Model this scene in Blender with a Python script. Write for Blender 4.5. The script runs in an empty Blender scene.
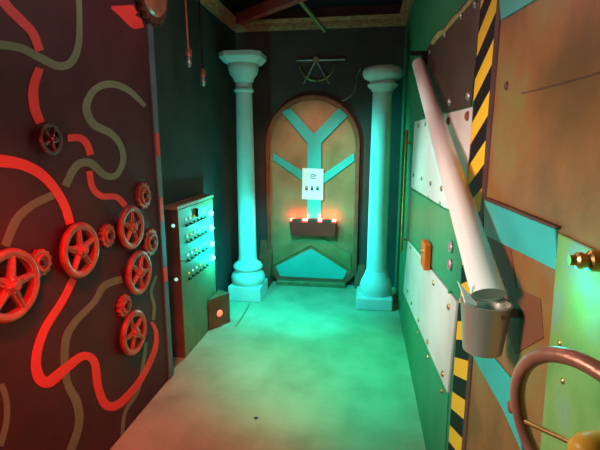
import bpy, bmesh, math, random
from mathutils import Vector, Matrix
random.seed(7)
S = bpy.context.scene
COL = S.collection
# ------------------------------------------------------------------ camera
F_PX, CAM_H, PITCH, YAW = 430.0, 1.6, math.radians(10.8), math.radians(8.6)
cd = bpy.data.cameras.new('camera'); cam = bpy.data.objects.new('camera', cd); COL.objects.link(cam)
cam.location = (0, 0, CAM_H); cam.rotation_euler = (math.pi/2 - PITCH, 0, YAW)
cd.sensor_width = 36; cd.lens = 36*F_PX/600; cd.clip_start = 0.02
S.camera = cam
# ------------------------------------------------------------------ world, lights, exposure
w = bpy.data.worlds.new('world'); S.world = w; w.use_nodes = True
w.node_tree.nodes['Background'].inputs[0].default_value = (0.75, 0.65, 0.65, 1)
w.node_tree.nodes['Background'].inputs[1].default_value = 0.04
S.view_settings.view_transform = 'Standard'; S.view_settings.look = 'None'
S.view_settings.exposure = 0.0; S.view_settings.gamma = 1.0; S.view_settings.use_curve_mapping = False

def lamp(name, kind, loc, color, power, size=0.1, target=None, spot=None, blend=0.6):
    d = bpy.data.lights.new(name, kind); d.color = color; d.energy = power
    if kind == 'AREA': d.size = size
    else: d.shadow_soft_size = size
    if spot: d.spot_size = math.radians(spot); d.spot_blend = blend
    o = bpy.data.objects.new(name, d); COL.objects.link(o); o.location = loc
    if target is not None:
        o.rotation_euler = (Vector(target) - Vector(loc)).to_track_quat('-Z', 'Y').to_euler()
    return o
RED, CYAN = (1.0, 0.03, 0.02), (0.0, 0.95, 0.82)
lamp('red_lamp', 'SPOT', (-0.72, 0.40, 1.35), RED, 45, 0.06, (-1.3, 1.12, 1.12), 84, 0.9)
lamp('red_floor_fill', 'SPOT', (-0.6, 0.6, 2.5), (1.0, 0.01, 0.01), 250, 0.1, (-1.1, 2.1, 0.0), 46, 0.9)  # unseen red spot, added to redden the floor at front left
lamp('warm_lamp', 'SPOT', (-1.15, 0.75, 1.65), (1.0, 0.95, 0.86), 108, 0.22, (0.36, 1.2, 1.08), 74, 0.8)
lamp('right_wall_fill', 'SPOT', (-1.15, 2.1, 1.8), (0.72, 1.0, 0.95), 94, 0.06, (0.36, 2.45, 1.15), 60, 0.7)  # no fixture here: white spot added to brighten the riveted plates
lamp('red_wall_fill', 'SPOT', (-0.9, 0.5, 2.0), (1.0, 0.2, 0.15), 26, 0.06, (0.36, 1.95, 1.35), 50, 0.8)  # added unseen so that the tube's shadow turns pink
lamp('green_floor_fill', 'SPOT', (0.0, 2.9, 2.7), (0.0, 1.0, 0.64), 350, 0.1, (-0.15, 2.9, 0), 46, 0.95)  # unseen green fill, added to tint the middle of the floor
lamp('cyan_column_fill', 'SPOT', (-1.0, 3.5, 1.5), (0.03, 1.0, 0.88), 145, 0.05, (0.0, 4.3, 1.15), 78, 0.9)  # added in mid-air to carry the panel lights' cyan onto the right column
lamp('fill_lamp', 'POINT', (-0.5, 2.2, 2.35), (1.0, 0.55, 0.52), 12, 0.2)  # unseen fill, added to lift the black and back walls
lamp('door_fill', 'SPOT', (-0.5, 2.9, 2.6), (1.0, 0.72, 0.62), 135, 0.1, (-0.55, 4.75, 1.3), 40, 0.9)  # unseen spot added to warm the arched door
lamp('cyan_back_fill', 'SPOT', (-0.62, 3.3, 1.5), (0.0, 1.0, 1.0), 150, 0.05, (-0.65, 4.4, 0.0), 84, 0.8)  # unseen, added to spread cyan over left column foot, floor and door
lamp('cyan_side_lamp', 'POINT', (0.29, 0.70, 1.37), (0.0, 1.0, 0.85), 0.55, 0.02)

# ------------------------------------------------------------------ helpers
cR = Vector((math.cos(YAW), math.sin(YAW), 0))
cF = Vector((-math.sin(YAW)*math.cos(PITCH), math.cos(YAW)*math.cos(PITCH), -math.sin(PITCH)))
cU = cR.cross(cF)
XR, XL, XL2, YB, ZC = 0.36, -1.30, -1.42, 4.75, 2.97
def at(px, py, axis, v):
    """the point of the plane axis = v that the photograph shows at (px, py)"""
    d = cF + cR*((px-300)/F_PX) - cU*((py-225)/F_PX)
    o = Vector((0, 0, CAM_H))
    return o + d*((v - o[axis])/d[axis])

def node_mat(name, c1, c2=None, rough=0.6, metal=0.0, scale=4.0, bump=0.0, c3=None, detail=6, spec=0.25, stretch=None):
    m = bpy.data.materials.new(name); m.use_nodes = True
    nt = m.node_tree; b = nt.nodes['Principled BSDF']
    b.inputs['Roughness'].default_value = rough; b.inputs['Metallic'].default_value = metal
    b.inputs['Specular IOR Level'].default_value = spec
    tc = nt.nodes.new('ShaderNodeTexCoord'); mp = nt.nodes.new('ShaderNodeMapping')
    nt.links.new(tc.outputs['Object'], mp.inputs[0])
    if stretch: mp.inputs['Scale'].default_value = stretch
    n = nt.nodes.new('ShaderNodeTexNoise'); n.inputs['Scale'].default_value = scale; n.inputs['Detail'].default_value = detail
    nt.links.new(mp.outputs[0], n.inputs['Vector'])
    r = nt.nodes.new('ShaderNodeValToRGB')
    c2 = c2 or tuple(x*0.75 for x in c1)
    r.color_ramp.elements[0].position = 0.35; r.color_ramp.elements[1].position = 0.65
    r.color_ramp.elements[0].color = (*c2, 1); r.color_ramp.elements[1].color = (*c1, 1)
    if c3:
        r.color_ramp.elements[1].position = 0.52
        e = r.color_ramp.elements.new(0.68); e.color = (*c3, 1)
    nt.links.new(n.outputs[0], r.inputs[0]); nt.links.new(r.outputs[0], b.inputs['Base Color'])
    if bump:
        n2 = nt.nodes.new('ShaderNodeTexNoise'); n2.inputs['Scale'].default_value = scale*8; n2.inputs['Detail'].default_value = 5
        nt.links.new(mp.outputs[0], n2.inputs['Vector'])
        bp = nt.nodes.new('ShaderNodeBump'); bp.inputs['Strength'].default_value = bump; bp.inputs['Distance'].default_value = 0.01
        nt.links.new(n2.outputs[0], bp.inputs['Height']); nt.links.new(bp.outputs[0], b.inputs['Normal'])
    return m
def emit_mat(name, c, strength):
    m = bpy.data.materials.new(name); m.use_nodes = True
    b = m.node_tree.nodes['Principled BSDF']
    b.inputs['Base Color'].default_value = (*c, 1)
    b.inputs['Emission Color'].default_value = (*c, 1); b.inputs['Emission Strength'].default_value = strength
    return m
def hazard_mat():
    m = bpy.data.materials.new('hazard_stripes'); m.use_nodes = True
    nt = m.node_tree; b = nt.nodes['Principled BSDF']; b.inputs['Roughness'].default_value = 0.6; b.inputs['Specular IOR Level'].default_value = 0.1
    tc = nt.nodes.new('ShaderNodeTexCoord'); sp = nt.nodes.new('ShaderNodeSeparateXYZ')
    nt.links.new(tc.outputs['Object'], sp.inputs[0])
    def mt(op, a, bb):
        k = nt.nodes.new('ShaderNodeMath'); k.operation = op
        for i, v in enumerate((a, bb)):
            if isinstance(v, (int, float)): k.inputs[i].default_value = v
            else: nt.links.new(v, k.inputs[i])
        return k.outputs[0]
    s = mt('ADD', mt('DIVIDE', mt('ADD', sp.outputs['Z'], mt('MULTIPLY', sp.outputs['Y'], HZ_SLOPE)), HZ_PERIOD), HZ_PHASE)
    f = mt('GREATER_THAN', mt('FRACT', s, 0.0), 0.5)
    mx = nt.nodes.new('ShaderNodeMix'); mx.data_type = 'RGBA'
    mx.inputs['A'].default_value = (0.012, 0.008, 0.01, 1); mx.inputs['B'].default_value = (0.95, 0.55, 0.03, 1)
    nt.links.new(f, mx.inputs['Factor']); nt.links.new(mx.outputs['Result'], b.inputs['Base Color'])
    return m
HZ_SLOPE, HZ_PERIOD, HZ_PHASE = 0.45, 0.1434, 0.068

M = {}
M['floor'] = node_mat('floor_concrete', (0.38, 0.40, 0.25), (0.31, 0.33, 0.20), 0.7, scale=3.5, bump=0.25, c3=(0.43, 0.45, 0.29))
M['left_wall'] = node_mat('plum_wall', (0.085, 0.022, 0.028), (0.055, 0.015, 0.022), 0.6, scale=3, bump=0.1)
M['black_wall'] = node_mat('black_wall', (0.045, 0.055, 0.05), (0.03, 0.035, 0.035), 0.75, scale=3, bump=0.1)
M['back_wall'] = node_mat('brown_wall', (0.10, 0.055, 0.05), (0.07, 0.04, 0.035), 0.75, scale=3, bump=0.1)
M['ceiling'] = node_mat('black_ceiling', (0.012, 0.012, 0.02), None, 0.9)
M['green_wall'] = node_mat('green_wall', (0.045, 0.26, 0.12), (0.035, 0.20, 0.09), 0.5, scale=4, bump=0.1)
M['green_plate'] = node_mat('green_plate', (0.05, 0.33, 0.14), (0.04, 0.27, 0.11), 0.45, scale=4, bump=0.08)
M['dark_plate'] = node_mat('dark_plate', (0.11, 0.07, 0.05), (0.07, 0.05, 0.035), 0.55, scale=5, bump=0.1)
M['white_plate'] = node_mat('white_plate', (0.80, 0.76, 0.70), (0.70, 0.67, 0.62), 0.5, scale=4)
M['copper_door'] = node_mat('copper_door', (0.36, 0.17, 0.075), (0.24, 0.12, 0.045), 0.5, 0.25, scale=3.0, bump=0.12, c3=(0.32, 0.22, 0.09))
M['vault'] = node_mat('vault_door', (0.33, 0.12, 0.035), (0.17, 0.075, 0.022), 0.5, 0.2, scale=3.0, bump=0.2, c3=(0.27, 0.20, 0.06))
M['patina'] = node_mat('green_lit_patina', (0.24, 0.36, 0.10), (0.14, 0.30, 0.07), 0.5, 0.2, scale=6, bump=0.15, c3=(0.22, 0.34, 0.26))  # patina, with the green and cyan light on the plate mixed into its colour
M['olive_door'] = node_mat('olive_door', (0.30, 0.19, 0.08), (0.22, 0.14, 0.05), 0.5, 0.2, scale=5, bump=0.1)
M['turquoise'] = node_mat('turquoise_paint', (0.05, 0.42, 0.37), (0.045, 0.37, 0.33), 0.45, scale=5)
M['rust'] = node_mat('rust_paint', (0.32, 0.09, 0.04), (0.22, 0.06, 0.03), 0.6, 0.1, scale=7, bump=0.1)
M['door_rust'] = node_mat('door_rust', (0.26, 0.055, 0.03), (0.20, 0.07, 0.03), 0.6, 0.1, scale=7, bump=0.1)
M['dark_rust'] = node_mat('dark_rust', (0.13, 0.05, 0.035), (0.08, 0.03, 0.025), 0.6, 0.1, scale=7, bump=0.1)
M['plaster'] = node_mat('painted_plaster', (0.56, 0.64, 0.60), (0.50, 0.57, 0.54), 0.55, scale=6, bump=0.06)
M['red_paint'] = node_mat('bright_red_paint', (0.95, 0.07, 0.06), (0.85, 0.05, 0.05), 0.5, scale=5)
M['olive_paint'] = node_mat('olive_paint', (0.22, 0.24, 0.15), (0.17, 0.19, 0.12), 0.6, scale=5)
M['wheel'] = node_mat('red_lit_cast_metal', (0.60, 0.17, 0.12), (0.42, 0.10, 0.08), 0.32, 0.35, scale=14, bump=0.15)  # silver castings; the red light on them is put into the base colour
M['dark_wheel'] = node_mat('dark_cast_metal', (0.20, 0.10, 0.10), (0.10, 0.05, 0.06), 0.3, 0.6, scale=14, bump=0.15)
M['steel_blue'] = node_mat('blue_steel', (0.18, 0.21, 0.25), (0.12, 0.15, 0.18), 0.5, 0.3, scale=6)
M['steel'] = node_mat('steel', (0.62, 0.52, 0.44), (0.46, 0.38, 0.32), 0.33, 0.6, scale=8, stretch=(1, 1, 0.1))
M['silver'] = node_mat('silver', (0.6, 0.6, 0.56), None, 0.35, 0.7, scale=20)
M['brass'] = node_mat('brass', (0.78, 0.45, 0.14), (0.6, 0.33, 0.1), 0.3, 0.8, scale=20)
M['copper'] = node_mat('copper', (0.62, 0.25, 0.16), (0.42, 0.15, 0.10), 0.35, 0.4, scale=14, bump=0.1)
M['orange'] = node_mat('orange_paint', (0.95, 0.20, 0.02), None, 0.45, scale=8)
M['pink'] = node_mat('pink_plastic', (0.85, 0.10, 0.30), None, 0.4, scale=8)
M['pvc'] = node_mat('white_pvc', (0.86, 0.82, 0.76), (0.82, 0.78, 0.72), 0.35, scale=3)
M['wood'] = node_mat('carved_wood', (0.55, 0.24, 0.11), (0.30, 0.12, 0.06), 0.55, scale=18, bump=0.3, stretch=(1, 1, 4))  # wood made redder and brighter to hold the orange light on it
M['beam'] = node_mat('red_lit_timber', (0.45, 0.08, 0.06), (0.32, 0.05, 0.04), 0.6, scale=10)  # red light on the timber is put into this base colour
M['olive_metal'] = node_mat('olive_metal', (0.28, 0.24, 0.12), None, 0.4, 0.5, scale=14)
M['black'] = node_mat('black_plastic', (0.02, 0.02, 0.02), None, 0.5)
M['panel'] = node_mat('panel_face', (0.22, 0.26, 0.13), (0.17, 0.20, 0.10), 0.5, 0.1, scale=6)
M['panel_side'] = node_mat('panel_side', (0.20, 0.10, 0.09), None, 0.6, scale=6)
M['light_wood'] = node_mat('light_wood_edge', (0.62, 0.34, 0.22), None, 0.5, scale=12)
M['paper'] = node_mat('paper', (0.85, 0.83, 0.80), (0.8, 0.78, 0.76), 0.7, scale=5)
M['ink'] = node_mat('dark_ink', (0.04, 0.06, 0.08), None, 0.6)
M['red_ink'] = node_mat('red_ink', (0.5, 0.04, 0.04), None, 0.6)
M['led'] = emit_mat('cyan_led', (0.06, 1.0, 0.82), 9)
M['small_led'] = emit_mat('small_white_led', (0.4, 1.0, 0.85), 0.9)
M['yellow_led'] = emit_mat('small_yellow_led', (0.9, 0.6, 0.1), 0.6)
M['red_led'] = emit_mat('red_led', (1.0, 0.12, 0.08), 14)
M['key_box'] = node_mat('key_box_wood', (0.34, 0.022, 0.014), (0.26, 0.018, 0.012), 0.6, scale=8)
M['yellow'] = node_mat('yellow_paint', (0.95, 0.42, 0.04), None, 0.4, scale=8)
M['chipped'] = node_mat('chipped_paint', (0.50, 0.46, 0.16), (0.35, 0.30, 0.10), 0.6, scale=30)
M['red_light'] = emit_mat('red_round_light', (1.0, 0.16, 0.08), 1.6)
M['hazard'] = hazard_mat()

def BM(): return bmesh.new()
def box(bm, x0, x1, y0, y1, z0, z1):
    r = bmesh.ops.create_cube(bm, size=1.0, matrix=Matrix.Translation(((x0+x1)/2, (y0+y1)/2, (z0+z1)/2)) @ Matrix.Diagonal((abs(x1-x0), abs(y1-y0), abs(z1-z0), 1)))
    return r['verts']
def lathe(bm, prof, mtx=Matrix.Identity(4), seg=32, closed=False):
    """spin (radius, height) pairs about local z; closed joins last ring to first"""
    rings = []
    for r, h in prof:
        if r < 1e-6: rings.append([bm.verts.new(mtx @ Vector((0, 0, h)))])
        else: rings.append([bm.verts.new(mtx @ Vector((r*math.cos(2*math.pi*i/seg), r*math.sin(2*math.pi*i/seg), h))) for i in range(seg)])
    pairs = list(zip(rings, rings[1:])) + ([(rings[-1], rings[0])] if closed else [])
    for a, b in pairs:
        for i in range(seg):
            j = (i+1) % seg
            if len(a) == 1 and len(b) == 1: continue
            if len(a) == 1: bm.faces.new((a[0], b[i], b[j]))
            elif len(b) == 1: bm.faces.new((a[j], a[i], b[0]))
            else: bm.faces.new((a[i], b[i], b[j], a[j]))
def torus(bm, R, r, mtx=Matrix.Identity(4), seg=48, ms=12, flat=1.0, deep=1.0):
    lathe(bm, [(R + r*flat*math.cos(2*math.pi*k/ms), r*deep*math.sin(2*math.pi*k/ms)) for k in range(ms)], mtx, seg, closed=True)
def tube(bm, pts, r, seg=12, r1=None, cap=True):
    pts = [Vector(p) for p in pts]; n = len(pts); rings = []
    ref = Vector((0, 0, 1))
    for i, p in enumerate(pts):
        t = (pts[min(i+1, n-1)] - pts[max(i-1, 0)]).normalized()
        if abs(t.dot(ref)) > 0.95: ref = Vector((1, 0, 0))
        a = t.cross(ref).normalized(); b = t.cross(a)
        rr = r if r1 is None else r + (r1-r)*i/(n-1)
        rings.append([bm.verts.new(p + rr*(a*math.cos(2*math.pi*k/seg) + b*math.sin(2*math.pi*k/seg))) for k in range(seg)])
    for q, s in zip(rings, rings[1:]):
        for k in range(seg):
            j = (k+1) % seg; bm.faces.new((q[k], q[j], s[j], s[k]))
    if cap: bm.faces.new(rings[0][::-1]); bm.faces.new(rings[-1])
def prism(bm, pts, off):
    """polygon pts extruded by vector off"""
    a = [bm.verts.new(Vector(p)) for p in pts]; b = [bm.verts.new(Vector(p)+Vector(off)) for p in pts]
    bm.faces.new(a); bm.faces.new(b[::-1]); n = len(a)
    for i in range(n):
        j = (i+1) % n; bm.faces.new((a[i], b[i], b[j], a[j]))
def smooth_path(pts, k=8):
    out = []; P = [pts[0]] + list(pts) + [pts[-1]]
    for i in range(1, len(P)-2):
        for s in range(k):
            t = s/k; p0, p1, p2, p3 = P[i-1], P[i], P[i+1], P[i+2]
            out.append(tuple(0.5*((2*b) + (-a+c)*t + (2*a-5*b+4*c-d)*t*t + (-a+3*b-3*c+d)*t**3) for a, b, c, d in zip(p0, p1, p2, p3)))
    out.append(tuple(pts[-1])); return out
def obj(name, bm, m, parent=None, bevel=0.0, smooth=None, local=False):
    bmesh.ops.remove_doubles(bm, verts=bm.verts, dist=1e-6)
    bmesh.ops.recalc_face_normals(bm, faces=bm.faces)
    me = bpy.data.meshes.new(name)
    o = bpy.data.objects.new(name, me); COL.objects.link(o)
    if parent is not None:
        o.parent = parent
        if not local: bmesh.ops.translate(bm, verts=bm.verts, vec=-Vector(parent.location))
    elif not local:                       # top-level mesh: origin at the middle of its base
        vs = [v.co for v in bm.verts]
        c = Vector(((min(v.x for v in vs)+max(v.x for v in vs))/2, (min(v.y for v in vs)+max(v.y for v in vs))/2, min(v.z for v in vs)))
        bmesh.ops.translate(bm, verts=bm.verts, vec=-c); o.location = c
    bm.to_mesh(me); bm.free(); me.materials.append(m)
    if bevel:
        b = o.modifiers.new('bevel', 'BEVEL'); b.width = bevel; b.segments = 2; b.limit_method = 'ANGLE'
    if smooth is not None:
        for p in me.polygons: p.use_smooth = True
        try: me.set_sharp_from_angle(angle=math.radians(smooth))
        except Exception: pass
    return o
def thing(name, label, cat, loc, group=None):
    o = bpy.data.objects.new(name, None); COL.objects.link(o); o.location = loc; o.empty_display_size = 0.05
    o['label'] = label; o['category'] = cat
    if group: o['group'] = group
    return o
def tag(o, label, cat, group=None):
    o['label'] = label; o['category'] = cat
    if group: o['group'] = group
    return o
def struct(name, bm, m, **k):
    o = obj(name, bm, m, **k); o['kind'] = 'structure'; return o
def ribbon(bm, pts, width, axis, v, thick, k=8):
    """band painted on the plane axis = v; pts and widths as the photograph shows them"""
    P = smooth_path([(*p, wd) for p, wd in zip(pts, width if isinstance(width, (list, tuple)) else [width]*len(pts))], k)
    L, R = [], []
    for i, (x, y, wd) in enumerate(P):
        a, b = P[max(i-1, 0)], P[min(i+1, len(P)-1)]
        t = Vector((b[0]-a[0], b[1]-a[1])).normalized(); n = Vector((-t.y, t.x))*wd/2
        L.append(at(x+n.x, y+n.y, axis, v)); R.append(at(x-n.x, y-n.y, axis, v))
    off = Vector((0, 0, 0)); off[axis] = thick
    lv = [bm.verts.new(p+off) for p in L]; rv = [bm.verts.new(p+off) for p in R]
    l0 = [bm.verts.new(p) for p in L]; r0 = [bm.verts.new(p) for p in R]
    for i in range(len(P)-1):
        bm.faces.new((lv[i], lv[i+1], rv[i+1], rv[i])); bm.faces.new((l0[i], r0[i], r0[i+1], l0[i+1]))
        bm.faces.new((l0[i], l0[i+1], lv[i+1], lv[i])); bm.faces.new((r0[i], rv[i], rv[i+1], r0[i+1]))
    bm.faces.new((l0[0], lv[0], rv[0], r0[0])); bm.faces.new((l0[-1], r0[-1], rv[-1], lv[-1]))
def RX(y, z, x=XR): return Vector((x, y, z))

# ------------------------------------------------------------------ the room
b = BM(); box(b, XL-0.3, XR+0.3, -0.95, YB+0.2, -0.1, 0); struct('floor', b, M['floor'])
floor_o = bpy.data.objects['floor']
b = BM(); box(b, XL-0.3, XR+0.3, -0.95, YB+0.2, ZC, ZC+0.1); struct('ceiling', b, M['ceiling'])
b = BM(); box(b, XL-0.3, XR+0.3, YB, YB+0.2, 0, ZC); struct('wall_back', b, M['back_wall'])
b = BM(); box(b, XR, XR+0.2, -0.95, YB, 0, ZC); struct('wall_right', b, M['green_wall'])
b = BM(); box(b, XL-0.3, XL2, 2.54, YB, 0, ZC); struct('wall_left_far', b, M['black_wall'])
b = BM(); box(b, XL-0.3, XR+0.3, -1.05, -0.95, 0, ZC); struct('wall_front', b, M['black_wall'])
b = BM(); box(b, XL-0.3, XL, -0.95, 2.54, 0, ZC); wl = struct('wall_left', b, M['left_wall'])

# painted pipes on the left wall
red_bands = [
 ([(-8,-14),(7,7),(20,20),(32,33),(39,51)], [11,10,9.5,9,9]),
 ([(39,68),(33,87),(34,107),(40,123)], [8.5,10,10,8.5]),
 ([(67,138),(80,138),(87,145),(90,155)], 7),
 ([(89,171),(92,187),(101,196),(116,197),(125,206)], 6),
 ([(-6,160),(20,164),(39,173),(53,187),(64,205),(70,224)], [13,11,10,9,8.5,8]),
 ([(73,279),(62,301),(44,330),(36,357),(38,376),(48,382),(67,367),(83,356),(94,362),(98,388),(106,405),(120,403),(140,380),(154,352),(156,333),(151,322)],
  [7,7,8,9,11,11,9,8,8,8,9,8,6,5,4,3]),
]
for pts, wd in red_bands:
    b = BM(); ribbon(b, pts, wd, 0, XL, 0.003); o = obj('painted_red_pipe', b, M['red_paint'], wl); 
olive_bands = [
 ([(-6,44),(20,48),(40,58),(58,66),(71,62),(78,45),(79,20),(78,-8)], [9,8,8,8,8,7,6,6]),
 ([(145,106),(128,90),(110,84),(94,90),(86,107),(93,124),(110,133),(120,145),(123,160),(116,175),(104,175),(90,163),(76,166),(65,186)], [4,6,7,7,8,8,7,6,6,6,7,8,8,8]),
 ([(53,195),(32,205),(16,220),(5,246)], [8,8,9,9]),
 ([(122,279),(104,286),(94,302),(74,323),(65,343),(66,379),(77,404),(78,428),(66,462)], [7,7,6,7,8,8,9,8,8]),
 ([(156,276),(151,292),(154,306),(153,320)], 3),
 ([(146,342),(143,363),(138,390),(125,412),(122,437)], 3.5),
 ([(1,384),(6,400),(6,422),(0,446)], 6),
]
for pts, wd in olive_bands:
    b = BM(); ribbon(b, pts, wd, 0, XL, 0.002); obj('painted_olive_pipe', b, M['olive_paint'], wl)
b = BM()
prism(b, [at(x, y, 0, XL) for x, y in [(110.6,6),(133,5),(135,10),(137,12.5),(134.5,15.3),(141,18.7),(142,22),(144,27.3),(134.6,29.3),(129,26),(120,16.7),(111,9)]], (0.003, 0, 0))
obj('painted_red_patch', b, M['red_paint'], wl)

# steel post closing the end of the left wall
b = BM(); box(b, XL-0.10, XL+0.012, 2.541, 2.605, 0, 2.3); post = struct('trim_left_post', b, M['steel_blue'], bevel=0.006)
for z0, z1 in [(1.52, 1.66), (1.10, 1.26), (0.70, 0.80)]:
    b = BM(); box(b, XL+0.010, XL+0.016, 2.545, 2.585, z0, z1); obj('red_mark', b, M['red_paint'], post)

# carved crown moulding
def cornice(name, p0, p1, inward):
    bm = BM(); p0 = Vector(p0); p1 = Vector(p1); d = (p1-p0); L = d.length; d.normalize(); n = Vector(inward)
    prof = [(0, -.11), (.012, -.11), (.018, -.09), (.03, -.085), (.035, -.045), (.055, -.035), (.062, -.02), (.07, -.012), (0, -.012)]
    prism(bm, [p0 + n*a + Vector((0, 0, h)) for a, h in prof], d*L)
    k = int(L/0.06)
    for i in range(k):                     # carved beads in the frieze
        c = p0 + d*(i+.5)*L/k + n*0.032 + Vector((0, 0, -.064))
        bmesh.ops.create_uvsphere(bm, u_segments=8, v_segments=6, radius=0.014, matrix=Matrix.Translation(c))
    return struct(name, bm, M['wood'])
cornice('trim_1', (XL2, YB, 2.872), (XR, YB, 2.872), (0, -1, 0))
cornice('trim_2', (XR, 2.8, 2.872), (XR, YB-0.076, 2.872), (-1, 0, 0))
cornice('trim_3', (XL2, 3.3, 2.872), (XL2, YB-0.076, 2.872), (1, 0, 0))

# ------------------------------------------------------------------ door at the end of the corridor
cx, hw, zt = -0.58, 0.515, 2.10
def arch(h, top, bottom, cham, n=20, flat=0.52):
    r = h; zs = top - flat
    P = [(cx-h+cham, bottom), (cx-h, bottom+cham), (cx-h, zs)]
    P += [(cx - h*math.cos(math.pi*i/n), zs + flat*math.sin(math.pi*i/n)) for i in range(1, n)]
    P += [(cx+h, zs), (cx+h, bottom+cham), (cx+h-cham, bottom)]
    return P
def xz(P, y): return [Vector((x, y, z)) for x, z in P]
dr = bpy.data.objects.new('door_1', None); COL.objects.link(dr); dr.location = (cx, YB, 0); dr['kind'] = 'structure'
def ring(bm, A, B, y, dy):
    a0 = [bm.verts.new(p) for p in xz(A, y)]; b0 = [bm.verts.new(p) for p in xz(B, y)]
    a1 = [bm.verts.new(p) for p in xz(A, y+dy)]; b1 = [bm.verts.new(p) for p in xz(B, y+dy)]
    n = len(A)
    for i in range(n):
        j = (i+1) % n
        bm.faces.new((a0[i], a0[j], b0[j], b0[i])); bm.faces.new((a1[i], b1[i], b1[j], a1[j]))
        bm.faces.new((a0[i], a1[i], a1[j], a0[j])); bm.faces.new((b0[i], b0[j], b1[j], b1[i]))
b = BM(); prism(b, xz(arch(hw-0.03, zt-0.03, 0.06, 0.12), YB-0.001), (0, -0.03, 0)); obj('door_panel', b, M['copper_door'], dr)
b = BM(); ring(b, arch(hw, zt, 0.02, 0.13), arch(hw-0.045, zt-0.045, 0.08, 0.11), YB-0.001, -0.055); obj('door_rim', b, M['rust'], dr, bevel=0.006)
YD = YB-0.031
def dpoly(name, pts, m, th=0.018, y=YD):
    bm = BM(); prism(bm, [at(px, py, 1, y) for px, py in pts], (0, -th, 0)); return obj(name, bm, m, dr, bevel=0.003)
dpoly('brace', [(282,112),(291,108),(314,134),(339,108),(348,116),(321.5,143),(321.5,218),(307.5,218),(307.5,143)], M['turquoise'], 0.03)
dpoly('brace', [(273,152.5),(307.3,174),(307.3,184),(273.5,160)], M['turquoise'], 0.02)
dpoly('brace', [(354.5,152.5),(354.5,161),(321.8,185),(321.8,175)], M['turquoise'], 0.02)
dpoly('kick_plate', [(311,248.5),(347,271),(342,281.5),(281,278.5),(276,266)], M['turquoise'], 0.012)
dpoly('chevron_brace', [(311,232),(351,254),(351,270),(311,245),(273,265),(273,253)], M['olive_door'], 0.02)
b = BM(); box(b, cx-hw+0.12, cx+hw-0.12, YB-0.13, YB, 0.0, 0.055); obj('door_sill', b, M['olive_metal'], dr, bevel=0.008)
# flared feet of the door surround
for s in (-1, 1):
    b = BM(); x0 = cx + s*(hw-0.02-(0.04 if s < 0 else 0)); x1 = cx + s*(hw+0.09)
    pr = [(YB, 0), (YB-0.36, 0), (YB-0.30, 0.05), (YB-0.10, 0.22), (YB-0.05, 0.42), (YB, 0.5)] if s < 0 else [(YB, 0), (YB-0.12, 0), (YB-0.10, 0.06), (YB-0.06, 0.14), (YB-0.03, 0.22), (YB, 0.25)]
    prism(b, [Vector((x0, y, z)) for y, z in pr], (x1-x0, 0, 0))
    obj('surround_foot', b, M['rust'], dr, bevel=0.006)

# paper notice
ps = thing('paper_notice', 'white paper notice with small symbols taped over the turquoise door brace', 'notice', (-0.57, YD-0.031, 0.96))
P0 = [at(x, y, 1, YD-0.032) for x, y in [(302.5,168),(323.5,169),(323,200),(302,199)]]
b = BM(); prism(b, P0, (0, -0.004, 0)); obj('sheet', b, M['paper'], ps)
c = at(313, 176.5, 1, YD-0.037)
b = BM(); torus(b, 0.024, 0.004, Matrix.Translation(c) @ Matrix.Rotation(math.pi/2, 4, 'X'), 20, 6, deep=0.3)
bmesh.ops.create_uvsphere(b, u_segments=8, v_segments=6, radius=0.008, matrix=Matrix.Translation(c) @ Matrix.Diagonal((1, .2, 1, 1)))
prism(b, [c+Vector((0.018, 0, 0.02)), c+Vector((0.036, 0, 0.018)), c+Vector((0.026, 0, 0.0))], (0, 0.001, 0))
obj('round_symbol', b, M['ink'], ps)
for i, px in enumerate((306.5, 312, 317.5)):
    c = at(px, 188.5, 1, YD-0.037); b = BM()
    torus(b, 0.010, 0.004, Matrix.Translation(c+Vector((0, 0, 0.016))) @ Matrix.Rotation(math.pi/2, 4, 'X'), 14, 6, deep=0.3)
    box(b, c.x-0.015, c.x+0.015, c.y-0.001, c.y+0.001, c.z-0.022, c.z+0.006)
    obj('padlock_symbol', b, M['red_ink'] if i == 0 else M['ink'], ps)

# wooden box with red lights on the door
x0, x1 = at(289, 228, 1, 4.58).x, at(336, 228, 1, 4.58).x
z1, z0 = at(312, 222.5, 1, 4.58).z, at(312, 237, 1, 4.58).z
kb = thing('key_box', 'dark wooden box glowing red along its top, fixed to the arched door', 'box', ((x0+x1)/2, 4.66, z0))
b = BM()
vs = box(b, x0, x1, 4.585, YD-0.033, z0, z1)
for v in vs:
    if v.co.z < (z0+z1)/2 and v.co.y < 4.65: v.co.y += 0.03; v.co.x += 0.02 if v.co.x < cx else -0.01
obj('box_body', b, M['key_box'], kb, bevel=0.005)
for t in (0.16, 0.5, 0.80):
    xx = x0+(x1-x0)*t
    b = BM(); box(b, xx-0.055, xx+0.055, 4.60, 4.655, z1, z1+0.03); obj('lid_block', b, M['dark_rust'], kb, bevel=0.004)
for t in (0.06, 0.33, 0.66, 0.93):
    xx = x0+(x1-x0)*t
    b = BM(); box(b, xx-0.03, xx+0.03, 4.66, 4.675, z1, z1+0.028); obj('red_light_bar', b, M['red_led'], kb)
    l = lamp('red_bar_glow', 'POINT', (xx, 4.655, z1+0.05), (1, 0.06, 0.03), 1.0, 0.015)

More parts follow.
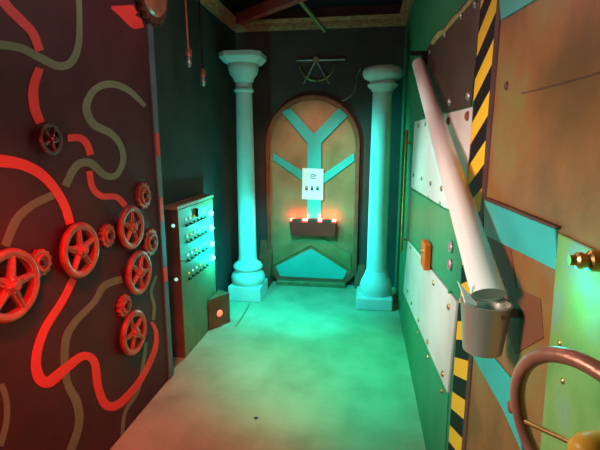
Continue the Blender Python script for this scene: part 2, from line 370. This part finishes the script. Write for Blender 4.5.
# rigging ornament above the door
og = thing('wall_ornament', 'brass divider and arc ornament hung on the wall above the arched door', 'ornament', (-0.5, YB, 2.2))
yo = YB-0.02
A = lambda x, y: at(x, y, 1, yo)
b = BM(); tube(b, [A(296.5,60.5), A(345,59.5)], 0.009, 8); obj('crossbar', b, M['silver'], og)
b = BM(); cc = A(317, 63); r_ = (A(317, 81).z - cc.z)
tube(b, [cc + Vector((abs(r_)*1.02*math.cos(a), 0, abs(r_)*math.sin(a))) for a in [math.pi*(1.03+0.94*i/20) for i in range(21)]], 0.008, 8); obj('arc', b, M['brass'], og)
for e in ((303.5, 84), (329, 84)):
    b = BM(); tube(b, [A(316, 60), A(*e)], 0.010, 8, 0.005); obj('divider_leg', b, M['silver'], og)
b = BM(); lathe(b, [(0, -0.03), (0.032, -0.03), (0.032, 0.018), (0, 0.018)], Matrix.Translation(A(316, 60)) @ Matrix.Rotation(math.pi/2, 4, 'X'), 16); obj('pivot', b, M['olive_metal'], og)

# ------------------------------------------------------------------ columns
def column(name_label, x, y, left):
    t = thing('column', name_label, 'column', (x, y, 0), None)
    if left:
        b = BM(); box(b, x-0.17, x+0.17, y-0.17, y+0.17, 0, 0.155); obj('plinth', b, M['plaster'], t, bevel=0.008)
        b = BM(); lathe(b, [(0, .155), (.16, .155), (.175, .18), (.178, .22), (.165, .26), (.14, .28), (.135, .30), (.15, .315), (.155, .34), (.14, .365), (.115, .38), (.10, .40), (0, .40)], Matrix.Translation((x, y, 0)), 40); obj('base', b, M['plaster'], t, smooth=50)
        b = BM(); lathe(b, [(0, .40), (.098, .40), (.092, .46), (.088, 1.2), (.080, 2.08), (0, 2.08)], Matrix.Translation((x, y, 0)), 40); obj('shaft', b, M['plaster'], t, smooth=50)
        b = BM(); lathe(b, [(0, 2.080), (.085, 2.080), (.095, 2.090), (.095, 2.110), (.082, 2.120), (.082, 2.175), (.095, 2.185), (.10, 2.210), (.13, 2.245), (.145, 2.290), (.15, 2.330), (.14, 2.345), (0, 2.345)], Matrix.Translation((x, y, 0)), 40); obj('capital', b, M['plaster'], t, smooth=50)
        b = BM()
        h = 0.20; c = 0.07
        oc = [(-h, -h+c), (-h+c, -h), (h-c, -h), (h, -h+c), (h, h-c), (h-c, h), (-h+c, h), (-h, h-c)]
        lo = [b.verts.new((x+a*0.78, y+d*0.78, 2.340)) for a, d in oc]; mi = [b.verts.new((x+a, y+d, 2.390)) for a, d in oc]; hi = [b.verts.new((x+a, y+d, 2.435)) for a, d in oc]
        b.faces.new(lo[::-1]); b.faces.new(hi)
        for p, q in ((lo, mi), (mi, hi)):
            for i in range(8):
                j = (i+1) % 8; b.faces.new((p[i], p[j], q[j], q[i]))
        obj('abacus', b, M['plaster'], t, bevel=0.005)
    else:
        b = BM(); vs = box(b, x-0.19, x+0.16, y-0.19, y+0.17, 0, 0.12)
        obj('plinth', b, M['plaster'], t, bevel=0.01)
        b = BM(); lathe(b, [(0, .12), (.155, .12), (.162, .15), (.16, .2), (.145, .25), (.12, .30), (.105, .35), (0, .35)], Matrix.Translation((x, y, 0)), 40); obj('base', b, M['plaster'], t, smooth=50)
        b = BM(); lathe(b, [(0, .35), (.10, .35), (.096, .45), (.094, 1.2), (.088, 2.06), (0, 2.06)], Matrix.Translation((x, y, 0)), 40); obj('shaft', b, M['plaster'], t, smooth=50)
        b = BM(); lathe(b, [(0, 2.06), (.092, 2.06), (.105, 2.085), (.135, 2.11), (.14, 2.125), (.12, 2.14), (.115, 2.155), (.17, 2.185), (.185, 2.215), (.185, 2.245), (.17, 2.27), (.12, 2.285), (0, 2.285)], Matrix.Translation((x, y, 0)), 40); obj('capital', b, M['plaster'], t, smooth=50)
    return t
column('pale plaster column with square octagonal cap left of the arched door', -1.19, 4.22, True)
column('turquoise-lit plaster column with round disc cap right of the arched door', 0.135, 4.2, False)
b = BM(); tube(b, smooth_path([at(x, y, 1, 4.55) for x, y in [(361,68),(357,75),(356,84),(354,92),(348,98),(342,101)]]), 0.0035, 6)
tag(obj('hanging_wire', b, M['silver'], smooth=60), 'thin bare wire drooping from the disc cap of the right column', 'wire')

# ------------------------------------------------------------------ wheels on the left wall
def Mx(): return Matrix.Rotation(math.pi/2, 4, 'Y')      # local z -> world +x
proto = {}
def wheel(y, z, R, label, spokes=5, m='wheel', rot=0.0, group='spoked wheels on the red-lit wall'):
    t = thing('spoked_wheel', label, 'wheel', (XL+0.0305, y, z), group)
    t.rotation_euler = (0, math.pi/2, 0)
    key = (round(R, 3), spokes, m)
    I = Matrix.Identity(4)
    rr_ = 0.017 if R > 0.1 else 0.010
    b = BM(); torus(b, R-rr_, rr_, I, 56, 12, 1.0, 1.0)
    lathe(b, [(R-2*rr_, -rr_), (R-1.5*rr_, -0.7*rr_), (R-1.5*rr_, 0.7*rr_), (R-2*rr_, 0.6*rr_)], I, 56, closed=True)
    obj('rim', b, M[m], t, smooth=60, local=True)
    b = BM(); lathe(b, [(0, -0.03), (R*.22, -0.03), (R*.25, -0.01), (R*.25, 0.014), (R*.17, 0.022), (R*.13, 0.032), (0, 0.034)], I, 28); obj('hub', b, M[m], t, smooth=45, local=True)
    for k in range(spokes):
        a = rot + 2*math.pi*k/spokes; b = BM()
        r0, r1, w0, w1 = R*.2, R-1.6*rr_, R*.13, R*.085
        ps_ = [Vector((r0, -w0, -0.006)), Vector((r1, -w1, -0.006)), Vector((r1, w1, -0.006)), Vector((r0, w0, -0.006))]
        mm = Matrix.Rotation(a, 3, 'Z'); prism(b, [mm @ p for p in ps_], (0, 0, 0.014))
        tube(b, [mm @ Vector((r0, 0, 0.008)), mm @ Vector((r1, 0, 0.008))], 0.006, 8)
        obj('spoke', b, M[m], t, bevel=0.003, local=True)
    for k in range(spokes):
        a = rot + 2*math.pi*(k+.5)/spokes
        b = BM(); bmesh.ops.create_uvsphere(b, u_segments=8, v_segments=6, radius=0.006, matrix=Matrix.Translation((R*.19*math.cos(a), R*.19*math.sin(a), 0.018)))
        obj('bolt', b, M['silver'], t, smooth=60, local=True)
    return t
def pinion(y, z, R, label):
    t = thing('small_gear', label, 'gear', (XL+0.0205, y, z), 'small gears between the wheels on the red-lit wall'); t.rotation_euler = (0, math.pi/2, 0)
    n = 12; b = BM(); pts = []
    for k in range(n*4):
        a = 2*math.pi*k/(n*4); rr = R if (k % 4) in (1, 2) else R*0.88
        pts.append(Vector((rr*math.cos(a), rr*math.sin(a), -0.02)))
    prism(b, pts, (0, 0, 0.022)); obj('gear_body', b, M['wheel'], t, bevel=0.002, local=True)
    b = BM(); torus(b, R*.55, R*.13, Matrix.Translation((0, 0, 0.006)), 32, 10); obj('collar', b, M['wheel'], t, smooth=60, local=True)
    b = BM(); lathe(b, [(0, 0.0), (R*.2, 0.0), (R*.2, 0.02), (0, 0.022)], Matrix.Identity(4), 16); obj('axle', b, M['dark_wheel'], t, smooth=45, local=True)
    return t
wheel(1.325, 1.09, 0.137, 'large five-spoked red-lit wheel cut off by the left edge of the photo', rot=0.4)
wheel(1.725, 1.122, 0.128, 'five-spoked red-lit wheel below the end of the thick red painted pipe', rot=0.0+math.pi)
wheel(2.165, 1.142, 0.122, 'narrow-looking spoked red-lit wheel in the upper right of the wheel cluster', rot=0.5)
wheel(2.21, 0.868, 0.128, 'spoked red-lit wheel in the middle of the right-hand wheel cluster', rot=0.2)
wheel(2.11, 0.545, 0.128, 'lowest spoked red-lit wheel, beside the looping red painted pipe', rot=0.9)
wheel(1.61, 1.616, 0.066, 'small dark spoked wheel set high between two red painted pipe ends', m='dark_wheel', rot=0.2)
pinion(1.50, 1.125, 0.057, 'small red-lit gear between the two largest wheels on the left')
pinion(1.965, 1.137, 0.060, 'small red-lit gear just right of the central five-spoked wheel')
pinion(2.35, 1.295, 0.078, 'small red-lit gear topmost in the cluster beside the steel post')
pinion(2.395, 1.005, 0.085, 'small red-lit gear beside the steel post below the topmost gear')
pinion(2.065, 0.722, 0.062, 'small red-lit gear between the two lower spoked wheels')
# big toothed gear at the top of the post
t = thing('toothed_gear', 'big brown toothed gear at the top of the left wall, cut by the upper edge', 'gear', (XL+0.0125, 2.57, 2.485)); t.rotation_euler = (0, math.pi/2, 0)
b = BM(); n = 22; pts = []; R = 0.20
for k in range(n*4):
    a = 2*math.pi*k/(n*4); rr = R if (k % 4) in (1, 2) else R*0.9
    pts.append(Vector((rr*math.cos(a), rr*math.sin(a), 0)))
prism(b, pts, (0, 0, 0.03)); obj('gear_body', b, M['dark_rust'], t, local=True)
b = BM(); lathe(b, [(0, .03), (R*.75, .03), (R*.72, .045), (0, .05)], Matrix.Identity(4), 40); obj('face_plate', b, M['copper'], t, smooth=45, local=True)

# ------------------------------------------------------------------ control cabinet with cyan lights
XF = -1.315
cab = thing('control_cabinet', 'floor-standing control cabinet with rows of switches and bright cyan lights', 'cabinet', (-1.37, 3.2, 0))
b = BM(); box(b, XL2+0.001, XF, 2.845, 3.565, 0, 1.135); obj('cabinet_body', b, M['panel_side'], cab)
b = BM(); box(b, XF, XF+0.008, 2.85, 3.56, 0.0, 1.13); obj('front_panel', b, M['panel'], cab, bevel=0.002)
b = BM(); box(b, XL2+0.001, XF+0.012, 2.835, 3.575, 1.135, 1.16); obj('top_edge', b, M['light_wood'], cab, bevel=0.003)
XP = XF+0.008
led_z = []
for px, py in [(211.5,212.5),(212,227),(212.5,243),(213,256.5)]:
    p = at(px, py, 0, XP); led_z.append(p.z)
    q = Vector((XP, 3.48, p.z)); b = BM()
    lathe(b, [(0, 0), (0.028, 0), (0.026, 0.014), (0.016, 0.024), (0, 0.028)], Matrix.Translation(q) @ Mx(), 20); obj('cyan_light', b, M['led'], cab, smooth=50)
    lamp('cyan_light_glow', 'POINT', (XP+0.10, 3.48, p.z), CYAN, 5.5, 0.02)
rows = [((184.5,224),(203,213.5)), ((185,240),(204,229.5)), ((187,258),(205,246)), ((188,278),(206,261))]
for (a, c) in rows:
    pa, pc = at(*a, 0, XP), at(*c, 0, XP); z = (pa.z+pc.z)/2
    for k in range(6):
        y = 2.98 + (3.36-2.98)*k/5
        b = BM(); lathe(b, [(0, 0), (0.009, 0), (0.008, 0.007), (0, 0.010)], Matrix.Translation((XP, y, z+0.02)) @ Mx(), 10); obj('indicator', b, M['yellow_led'] if (k+int(z*10)) % 3 == 0 else M['small_led'], cab)
        b = BM(); lathe(b, [(0, 0), (0.013, 0), (0.013, 0.006), (0.005, 0.008), (0.004, 0.025), (0, 0.026)], Matrix.Translation((XP, y, z-0.025)) @ Mx(), 10); obj('toggle_switch', b, M['black'], cab)
b = BM(); box(b, XP, XP+0.02, 3.17, 3.21, 1.03, 1.09); obj('latch', b, M['black'], cab, bevel=0.003)
for y, z in ((2.843, 1.02), (2.843, 0.62)):
    b = BM(); lathe(b, [(0, 0), (0.013, 0), (0.012, 0.006), (0, 0.009)], Matrix.Translation((-1.345, y+0.002, z)) @ Matrix.Rotation(math.pi/2, 4, 'X'), 12); obj('side_light', b, M['small_led'], cab)

# low corner box with a round red light
A0, B0 = Vector((-1.300, 3.33, 0)), Vector((-1.175, 3.54, 0))
rb = thing('corner_box', 'low dark red box with a round orange-red light, between cabinet and left column', 'box', (-1.26, 3.5, 0))
b = BM(); prism(b, [A0, B0, Vector((-1.30, 3.62, 0))], (0, 0, 0.28)); obj('box_body', b, M['rust'], rb, bevel=0.004)
d = (B0-A0).normalized(); nrm = Vector((d.y, -d.x, 0)); mid = (A0+B0)/2 + Vector((0, 0, 0.125))
b = BM(); lathe(b, [(0, 0), (0.030, 0), (0.028, 0.008), (0.015, 0.014), (0, 0.016)], Matrix.Translation(mid) @ nrm.to_track_quat('Z', 'Y').to_matrix().to_4x4(), 24); obj('round_light', b, M['red_light'], rb, smooth=50)
b = BM(); tube(b, smooth_path([(XL2+0.012, 3.66, 0.9), (XL2+0.03, 3.70, 0.6), (XL2+0.05, 3.68, 0.42), (XL2+0.05, 3.72, 0.3), (XL2+0.06, 3.70, 0.012)]), 0.011, 8)
tag(obj('black_cable', b, M['black'], smooth=60), 'black cable hanging down the wall behind the low dark red box', 'cable')

# ------------------------------------------------------------------ ceiling bits
b = BM(); p0, p1 = Vector((-1.33, 4.60, 2.80)), at(326, -9, 2, 2.80)
dd = (p1-p0).normalized(); sd = Vector((-dd.y, dd.x, 0))*0.04
prism(b, [p0+sd, p0-sd, p0-sd+Vector((0,0,.10)), p0+sd+Vector((0,0,.10))], p1-p0)
bmm = obj('ceiling_beam', b, M['beam'], bevel=0.006); tag(bmm, 'red-lit timber beam running diagonally across under the dark ceiling', 'beam')
b = BM(); tube(b, [at(300, 1, 1, 4.0), at(325, 31, 1, 4.25)], 0.020, 10)
tag(obj('hanging_rod', b, M['olive_metal']), 'short olive metal rod slanting down from the red-lit ceiling beam', 'rod')
def pendant(px, py, y, label, cable_m, r):
    q = at(px, py, 1, y)
    t = thing('pendant_bulb', label, 'lamp', (q.x, y, q.z), None)
    b = BM(); tube(b, [q+Vector((0, 0, .055)), Vector((q.x-0.01, y, ZC))], 0.008, 8); obj('cable', b, M[cable_m], t, smooth=60)
    b = BM(); lathe(b, [(0, .06), (.012, .06), (.022, .045), (.024, .0), (0, 0)], Matrix.Translation(q), 16); obj('socket', b, M['copper'], t, smooth=45)
    b = BM(); lathe(b, [(0, 0), (.012, 0), (r, -.03), (r, -.045), (r*.6, -.065), (0, -.07)], Matrix.Translation(q), 16); obj('bulb', b, M['silver'], t, smooth=60)
pendant(188.5, 57, 3.0, 'unlit bulb on a long pinkish cable hanging before the black wall', 'copper', 0.02)
pendant(203, 77, 3.3, 'small unlit bulb on a black cable, lower and right of the pink-cabled bulb', 'black', 0.02)

# ------------------------------------------------------------------ right wall: riveted plates
def plate(name, pts, m, th, label, cat='wall plate', x=XR, group=None):
    t = thing(name, label, cat, at(*pts[0], 0, x), group)
    bm = BM(); prism(bm, [at(px, py, 0, x) for px, py in pts], (-th, 0, 0)); obj('sheet', bm, M[m], t, bevel=0.002); return t
def rivets(t, pts, m, r, x):
    for px, py in pts:
        q = at(px, py, 0, x); bm = BM()
        lathe(bm, [(0, 0), (r, 0), (r*.95, r*.25), (r*.6, r*.55), (0, r*.65)], Matrix.Translation(q) @ Matrix.Rotation(-math.pi/2, 4, 'Y'), 12)
        obj('rivet', bm, M[m], t, smooth=60)
t = plate('wall_plate', [(426,58),(428,48),(475,-8),(484,-8),(472,106.5),(424,117)], 'dark_plate', 0.006, 'dark brown metal plate high on the green wall above the white plate')
rivets(t, [(469,96),(450,102)], 'silver', 0.017, XR-0.006); rivets(t, [(427,59),(430,52),(445,34),(462,16),(476,4)], 'silver', 0.013, XR-0.006)
b = BM(); ribbon(b, [(432,44),(440,34),(446,30),(455,19),(462,12),(474,-2)], [3,5,3,4,3,4], 0, XR-0.0065, -0.004, 4); obj('chipped_edge', b, M['chipped'], t)
t = plate('wall_plate', [(416,121.5),(475,107),(467,215),(446,207.5),(412,187)], 'white_plate', 0.010, 'white riveted plate behind the upper half of the white tube')
rivets(t, [(449,121),(468,116)], 'rust', 0.018, XR-0.010); rivets(t, [(419,126),(426,124),(414,175),(422,178.5),(431,183.5),(442,188.5)], 'olive_metal', 0.014, XR-0.010)
t = plate('wall_plate', [(411.5,189),(446,209.5),(466.5,218),(462,299),(459.5,299),(409.5,239)], 'green_plate', 0.006, 'green riveted plate between the two white plates')
rivets(t, [(419,193),(429,198),(441,204),(450,291),(435,268)], 'green_plate', 0.014, XR-0.006)
t = plate('wall_plate', [(409,241),(459,302),(449.5,393),(404,292)], 'white_plate', 0.010, 'white slanted riveted plate low on the green wall, under the orange block')
rivets(t, [(434,283),(449,307),(412,303),(428,342),(443,374),(408,291),(419,320),(411,247)], 'brass', 0.014, XR-0.010)
t = plate('wall_plate', [(403.5,293),(449,395),(445,462),(430,462),(400,318)], 'green_plate', 0.004, 'green skirting plate with brass rivets along the floor on the right')
rivets(t, [(404,300),(410,314),(418,333),(428,357),(442,391),(403,344)], 'brass', 0.012, XR-0.004)
# round pink buttons
for (px, py), lb in (((452,247), 'upper of two round pink buttons on the green plate by the tube'), ((451,264.5), 'lower of two round pink buttons on the green plate by the tube')):
    q = at(px, py, 0, XR-0.0065); t = thing('push_button', lb, 'button', q, 'pink buttons')
    R_ = Matrix.Translation(q) @ Matrix.Rotation(-math.pi/2, 4, 'Y')
    b = BM(); torus(b, 0.021, 0.005, R_ @ Matrix.Translation((0, 0, 0.005)), 28, 8); obj('bezel', b, M['silver'], t, smooth=60)
    b = BM(); lathe(b, [(0, 0), (0.017, 0), (0.017, 0.008), (0.012, 0.012), (0, 0.013)], R_, 24); obj('cap', b, M['pink'], t, smooth=50)
# orange block
pts = [(419,246),(430,250),(431,275),(421,274)]
q = [at(px, py, 0, XR-0.05) for px, py in pts]
t = thing('orange_block', 'orange block fixed over the top corner of the lower white plate', 'block', (XR-0.02, q[2].y, q[2].z))
ys = [v.y for v in q]; zs = [v.z for v in q]
b = BM(); box(b, XR-0.045, XR-0.0105, sum(ys)/4+0.06, sum(ys)/4+0.20, sum(zs)/4-0.07, sum(zs)/4+0.07); obj('block_body', b, M['orange'], t, bevel=0.006)
b = BM(); lathe(b, [(0, 0), (0.014, 0), (0.010, 0.01), (0, 0.012)], Matrix.Translation((XR-0.045, sum(ys)/4+0.13, sum(zs)/4+0.02)) @ Matrix.Rotation(-math.pi/2, 4, 'Y'), 14); obj('screw', b, M['brass'], t, smooth=50)
# long brass bar handle
yh = 3.62
t = thing('bar_handle', 'long vertical brass bar handle on the far end of the green wall', 'handle', (XR-0.04, yh, 0.66))
b = BM(); tube(b, [(XR-0.04, yh, 0.70), (XR-0.04, yh, 1.70)], 0.012, 12); obj('bar', b, M['brass'], t, smooth=50)
for z in (0.80, 1.60):
    b = BM(); tube(b, [(XR-0.04, yh, z), (XR, yh, z)], 0.009, 10); obj('standoff', b, M['brass'], t, smooth=50)
# small hooks near the top of the right wall
for px, py, lb in ((402.5, 28, 'tiny metal hook at the top right corner under the carved moulding'), (404, 50, 'tiny metal hook above the round-capped column')):
    q = at(px, py, 0, XR); b = BM()
    tube(b, smooth_path([q, q+Vector((-.03, 0, 0)), q+Vector((-.045, 0, -.02)), q+Vector((-.03, 0, -.045))]), 0.008, 8)
    tag(obj('wall_hook', b, M['silver'], smooth=60), lb, 'hook')

# hazard tape
b = BM(); box(b, XR-0.006, XR-0.001, 1.37, 1.575, 0.0, 2.6)
tag(obj('hazard_strip', b, M['hazard']), 'tall yellow and black diagonal striped hazard strip on the right wall', 'hazard strip')

# ------------------------------------------------------------------ vault door on the right
vd = bpy.data.objects.new('door_2', None); COL.objects.link(vd); vd.location = (XR, 0.7, 0); vd['kind'] = 'structure'
XV = XR-0.006
b = BM(); box(b, XV, XR, -0.6, 1.324, 0.0, 2.6); obj('door_panel', b, M['vault'], vd)
b = BM(); box(b, XR-0.010, XR, 1.325, 1.3695, 0.0, 2.6); obj('door_edge', b, M['dark_rust'], vd, bevel=0.004)
def vpoly(name, pts, m, th): 
    bm = BM(); prism(bm, [at(px, py, 0, XV) for px, py in pts], (-th, 0, 0)); return obj(name, bm, M[m], vd, bevel=0.002)
vpoly('brace', [(486,200),(558,229),(560,271),(486,235)], 'turquoise', 0.006)
vpoly('brace', [(472,352),(489,350),(515,381),(524,452),(505,410)], 'turquoise', 0.006)
vpoly('brace', [(501,-6),(548,-6),(537,0),(503,20)], 'turquoise', 0.006)
vpoly('rust_brace', [(487,236),(511,247.5),(517,288),(541,299),(544,338),(516,354),(496,300)], 'door_rust', 0.002)
vpoly('brace_edge', [(488,200.5),(489,197),(562,226.5),(560,229.5)], 'dark_rust', 0.010)
b = BM(); prism(b, [at(561,233,0,XV), at(556,300,0,XV), at(541,470,0,XV), Vector((XV, 0.15, at(541,470,0,XV).z)), Vector((XV, 0.15, at(561,233,0,XV).z))], (-0.006, 0, 0)); obj('lit_patina_plate', b, M['patina'], vd, bevel=0.003)
b = BM(); ribbon(b, [(522,93.5),(560,84),(602,72)], 1.4, 0, XV, -0.002, 2); obj('panel_seam', b, M['dark_rust'], vd)
def vriv(px, py, r, m, x=XV):
    q = at(px, py, 0, x); bm = BM(); lathe(bm, [(0, 0), (r, 0), (r*.8, r*.4), (0, r*.6)], Matrix.Translation(q) @ Matrix.Rotation(-math.pi/2, 4, 'Y'), 12); obj('rivet', bm, M[m], vd, smooth=60)
vriv(507, 86, 0.012, 'dark_rust'); vriv(563, 381, 0.006, 'brass', XV-0.006); vriv(560, 343, 0.006, 'brass', XV-0.006)
vriv(512, 407, 0.016, 'rust', XV-0.010)

# brass nozzle
q = at(620, 262, 0, XV-0.0065); t = thing('brass_nozzle', 'brass pipe nozzle sticking out of the green-lit patinated plate at the right edge', 'nozzle', q)
prof = [(0, 0), (.020, 0), (.022, .012), (.017, .016), (.017, .03), (.026, .036), (.028, .05), (.026, .062), (.018, .068), (.018, .074), (.021, .078), (.021, .088), (.014, .092), (.012, .104), (0, .104)]
prof = [(r*0.55, h*0.62) for r, h in prof]
b = BM(); lathe(b, prof, Matrix.Translation(q) @ Matrix.Rotation(-math.pi/2, 4, 'Y'), 28); obj('nozzle_body', b, M['brass'], t, smooth=35)

# ------------------------------------------------------------------ handwheel
hc = Vector((0.268, 0.489, 1.247)); al, be = 0.427, -0.156
hn = Vector((-math.cos(al)*math.cos(be), -math.sin(al)*math.cos(be), math.sin(be)))
t = thing('handwheel', 'large copper-red handwheel with yellow hub at the lower right corner', 'handwheel', hc)
t.rotation_mode = 'QUATERNION'; t.rotation_quaternion = hn.to_track_quat('Z', 'Y')
RW, RT = 0.112, 0.0098
b = BM(); torus(b, RW, RT, Matrix.Identity(4), 72, 16); obj('rim', b, M['copper'], t, smooth=80, local=True)
b = BM(); lathe(b, [(0, -.018), (.018, -.018), (.021, 0), (.018, .014), (.010, .02), (0, .021)], Matrix.Identity(4), 28); obj('hub', b, M['yellow'], t, smooth=50, local=True)
inv = hn.to_track_quat('Z', 'Y').inverted()
rimdir = inv @ (at(525, 388, 0, 0.27) - hc); a0 = math.atan2(rimdir.y, rimdir.x)
for k in range(2):
    a = a0 + k*math.pi; b = BM()
    tube(b, [(0.015*math.cos(a), 0.015*math.sin(a), 0), (RW*math.cos(a), RW*math.sin(a), 0)], 0.0035, 10); obj('spoke', b, M['brass'], t, smooth=60, local=True)
b = BM(); e = inv @ Vector((XV-0.0065-hc.x, 0.02, -0.0)); tube(b, [Vector((0, 0, -0.01)), e], 0.009, 12); obj('shaft', b, M['brass'], t, smooth=60, local=True)

b = BM(); c_ = at(256, 418, 2, 0); lathe(b, [(0, 0.0), (0.013, 0.0), (0.011, 0.0015), (0, 0.002)], Matrix.Translation(c_), 14); obj('floor_spot', b, M['black'], floor_o)
b = BM(); ribbon(b, [(250, 303), (243, 316), (235, 327)], 1.2, 2, 0.0, 0.001, 2); obj('floor_seam', b, M['olive_metal'], floor_o)

# ------------------------------------------------------------------ white tube and steel bucket
bc = at(486, 303, 0, 0.282)
bot = at(488.5, 295, 0, 0.284)      # lower mouth of the tube
top = at(418.5, 64, 0, 0.302)
t = thing('white_tube', 'long white plastic tube slanting down along the wall into the steel bucket', 'tube', bot)
RTB = 0.037
ncut = Vector((0, -math.cos(math.radians(50)), -math.sin(math.radians(50))))
def slant(bm):
    for v in bm.verts:
        d_ = v.co - bot; a_ = ax.normalized(); l_ = d_.dot(a_)
        if l_ < 0.1: w_ = d_ - a_*l_; v.co -= a_*(w_.dot(ncut)/a_.dot(ncut))
b = BM(); ax = (top-bot); L = ax.length; Q = Matrix.Translation(bot) @ ax.to_track_quat('Z', 'Y').to_matrix().to_4x4()
lathe(b, [(RTB, 0), (RTB, L), (RTB-.004, L), (RTB-.004, 0)], Q, 40, closed=True); slant(b); obj('pipe', b, M['pvc'], t, smooth=50)
b = BM(); lathe(b, [(0, 0.003), (RTB-.003, 0.003), (RTB-.003, 0.03), (0, 0.03)], Q, 32); slant(b); obj('lower_cap', b, M['pvc'], t)
b = BM(); lathe(b, [(0, L-0.03), (RTB-.003, L-0.03), (RTB-.003, L-0.002), (0, L-0.001)], Q, 32); obj('end_cap', b, M['black'], t)
b = BM(); box(b, top.x+0.02, XR-0.0005, top.y-0.01, top.y+0.03, top.z+0.0, top.z+0.075); box(b, top.x-0.05, XR-0.0005, top.y-0.005, top.y+0.02, top.z+0.05, top.z+0.075); obj('bracket', b, M['black'], t)

bx, by, bz = bc.x, bc.y, bc.z
t = thing('steel_bucket', 'brushed steel bucket fixed to the wall under the white tube', 'bucket', (bx, by, bz-0.16))
r1, r0, h = 0.055, 0.043, 0.115
b = BM(); lathe(b, [(0, -h), (r0, -h), (r1, 0), (r1+.002, .003), (r1-.003, .004), (r1-.005, 0), (r0-.003, -h+.004), (0, -h+.004)], Matrix.Translation((bx, by, bz)), 48); obj('bucket_body', b, M['steel'], t, smooth=45)
b = BM(); box(b, bx+r1-0.004, XV-0.0005, by-0.008, by+0.008, bz-0.03, bz-0.012); obj('bracket', b, M['rust'], t, bevel=0.003)
b = BM(); lathe(b, [(0, 0), (.006, 0), (.005, .004), (0, .005)], Matrix.Translation((bx+0.025, by-r1+0.008, bz-0.015)) @ Matrix.Rotation(math.pi/2, 4, 'X'), 10); obj('rivet', b, M['rust'], t)
# pink paper strip in the bucket
b = BM()
pp = [at(x, y, 1, by-0.01) for x, y in [(457,281),(463,288),(476,303),(470,309),(464,302),(461,291)]]
prism(b, pp, (0.002, -0.006, 0)); tag(obj('paper_strip', b, M['pvc']), 'pale pink pointed strip sticking out of the steel bucket', 'strip')
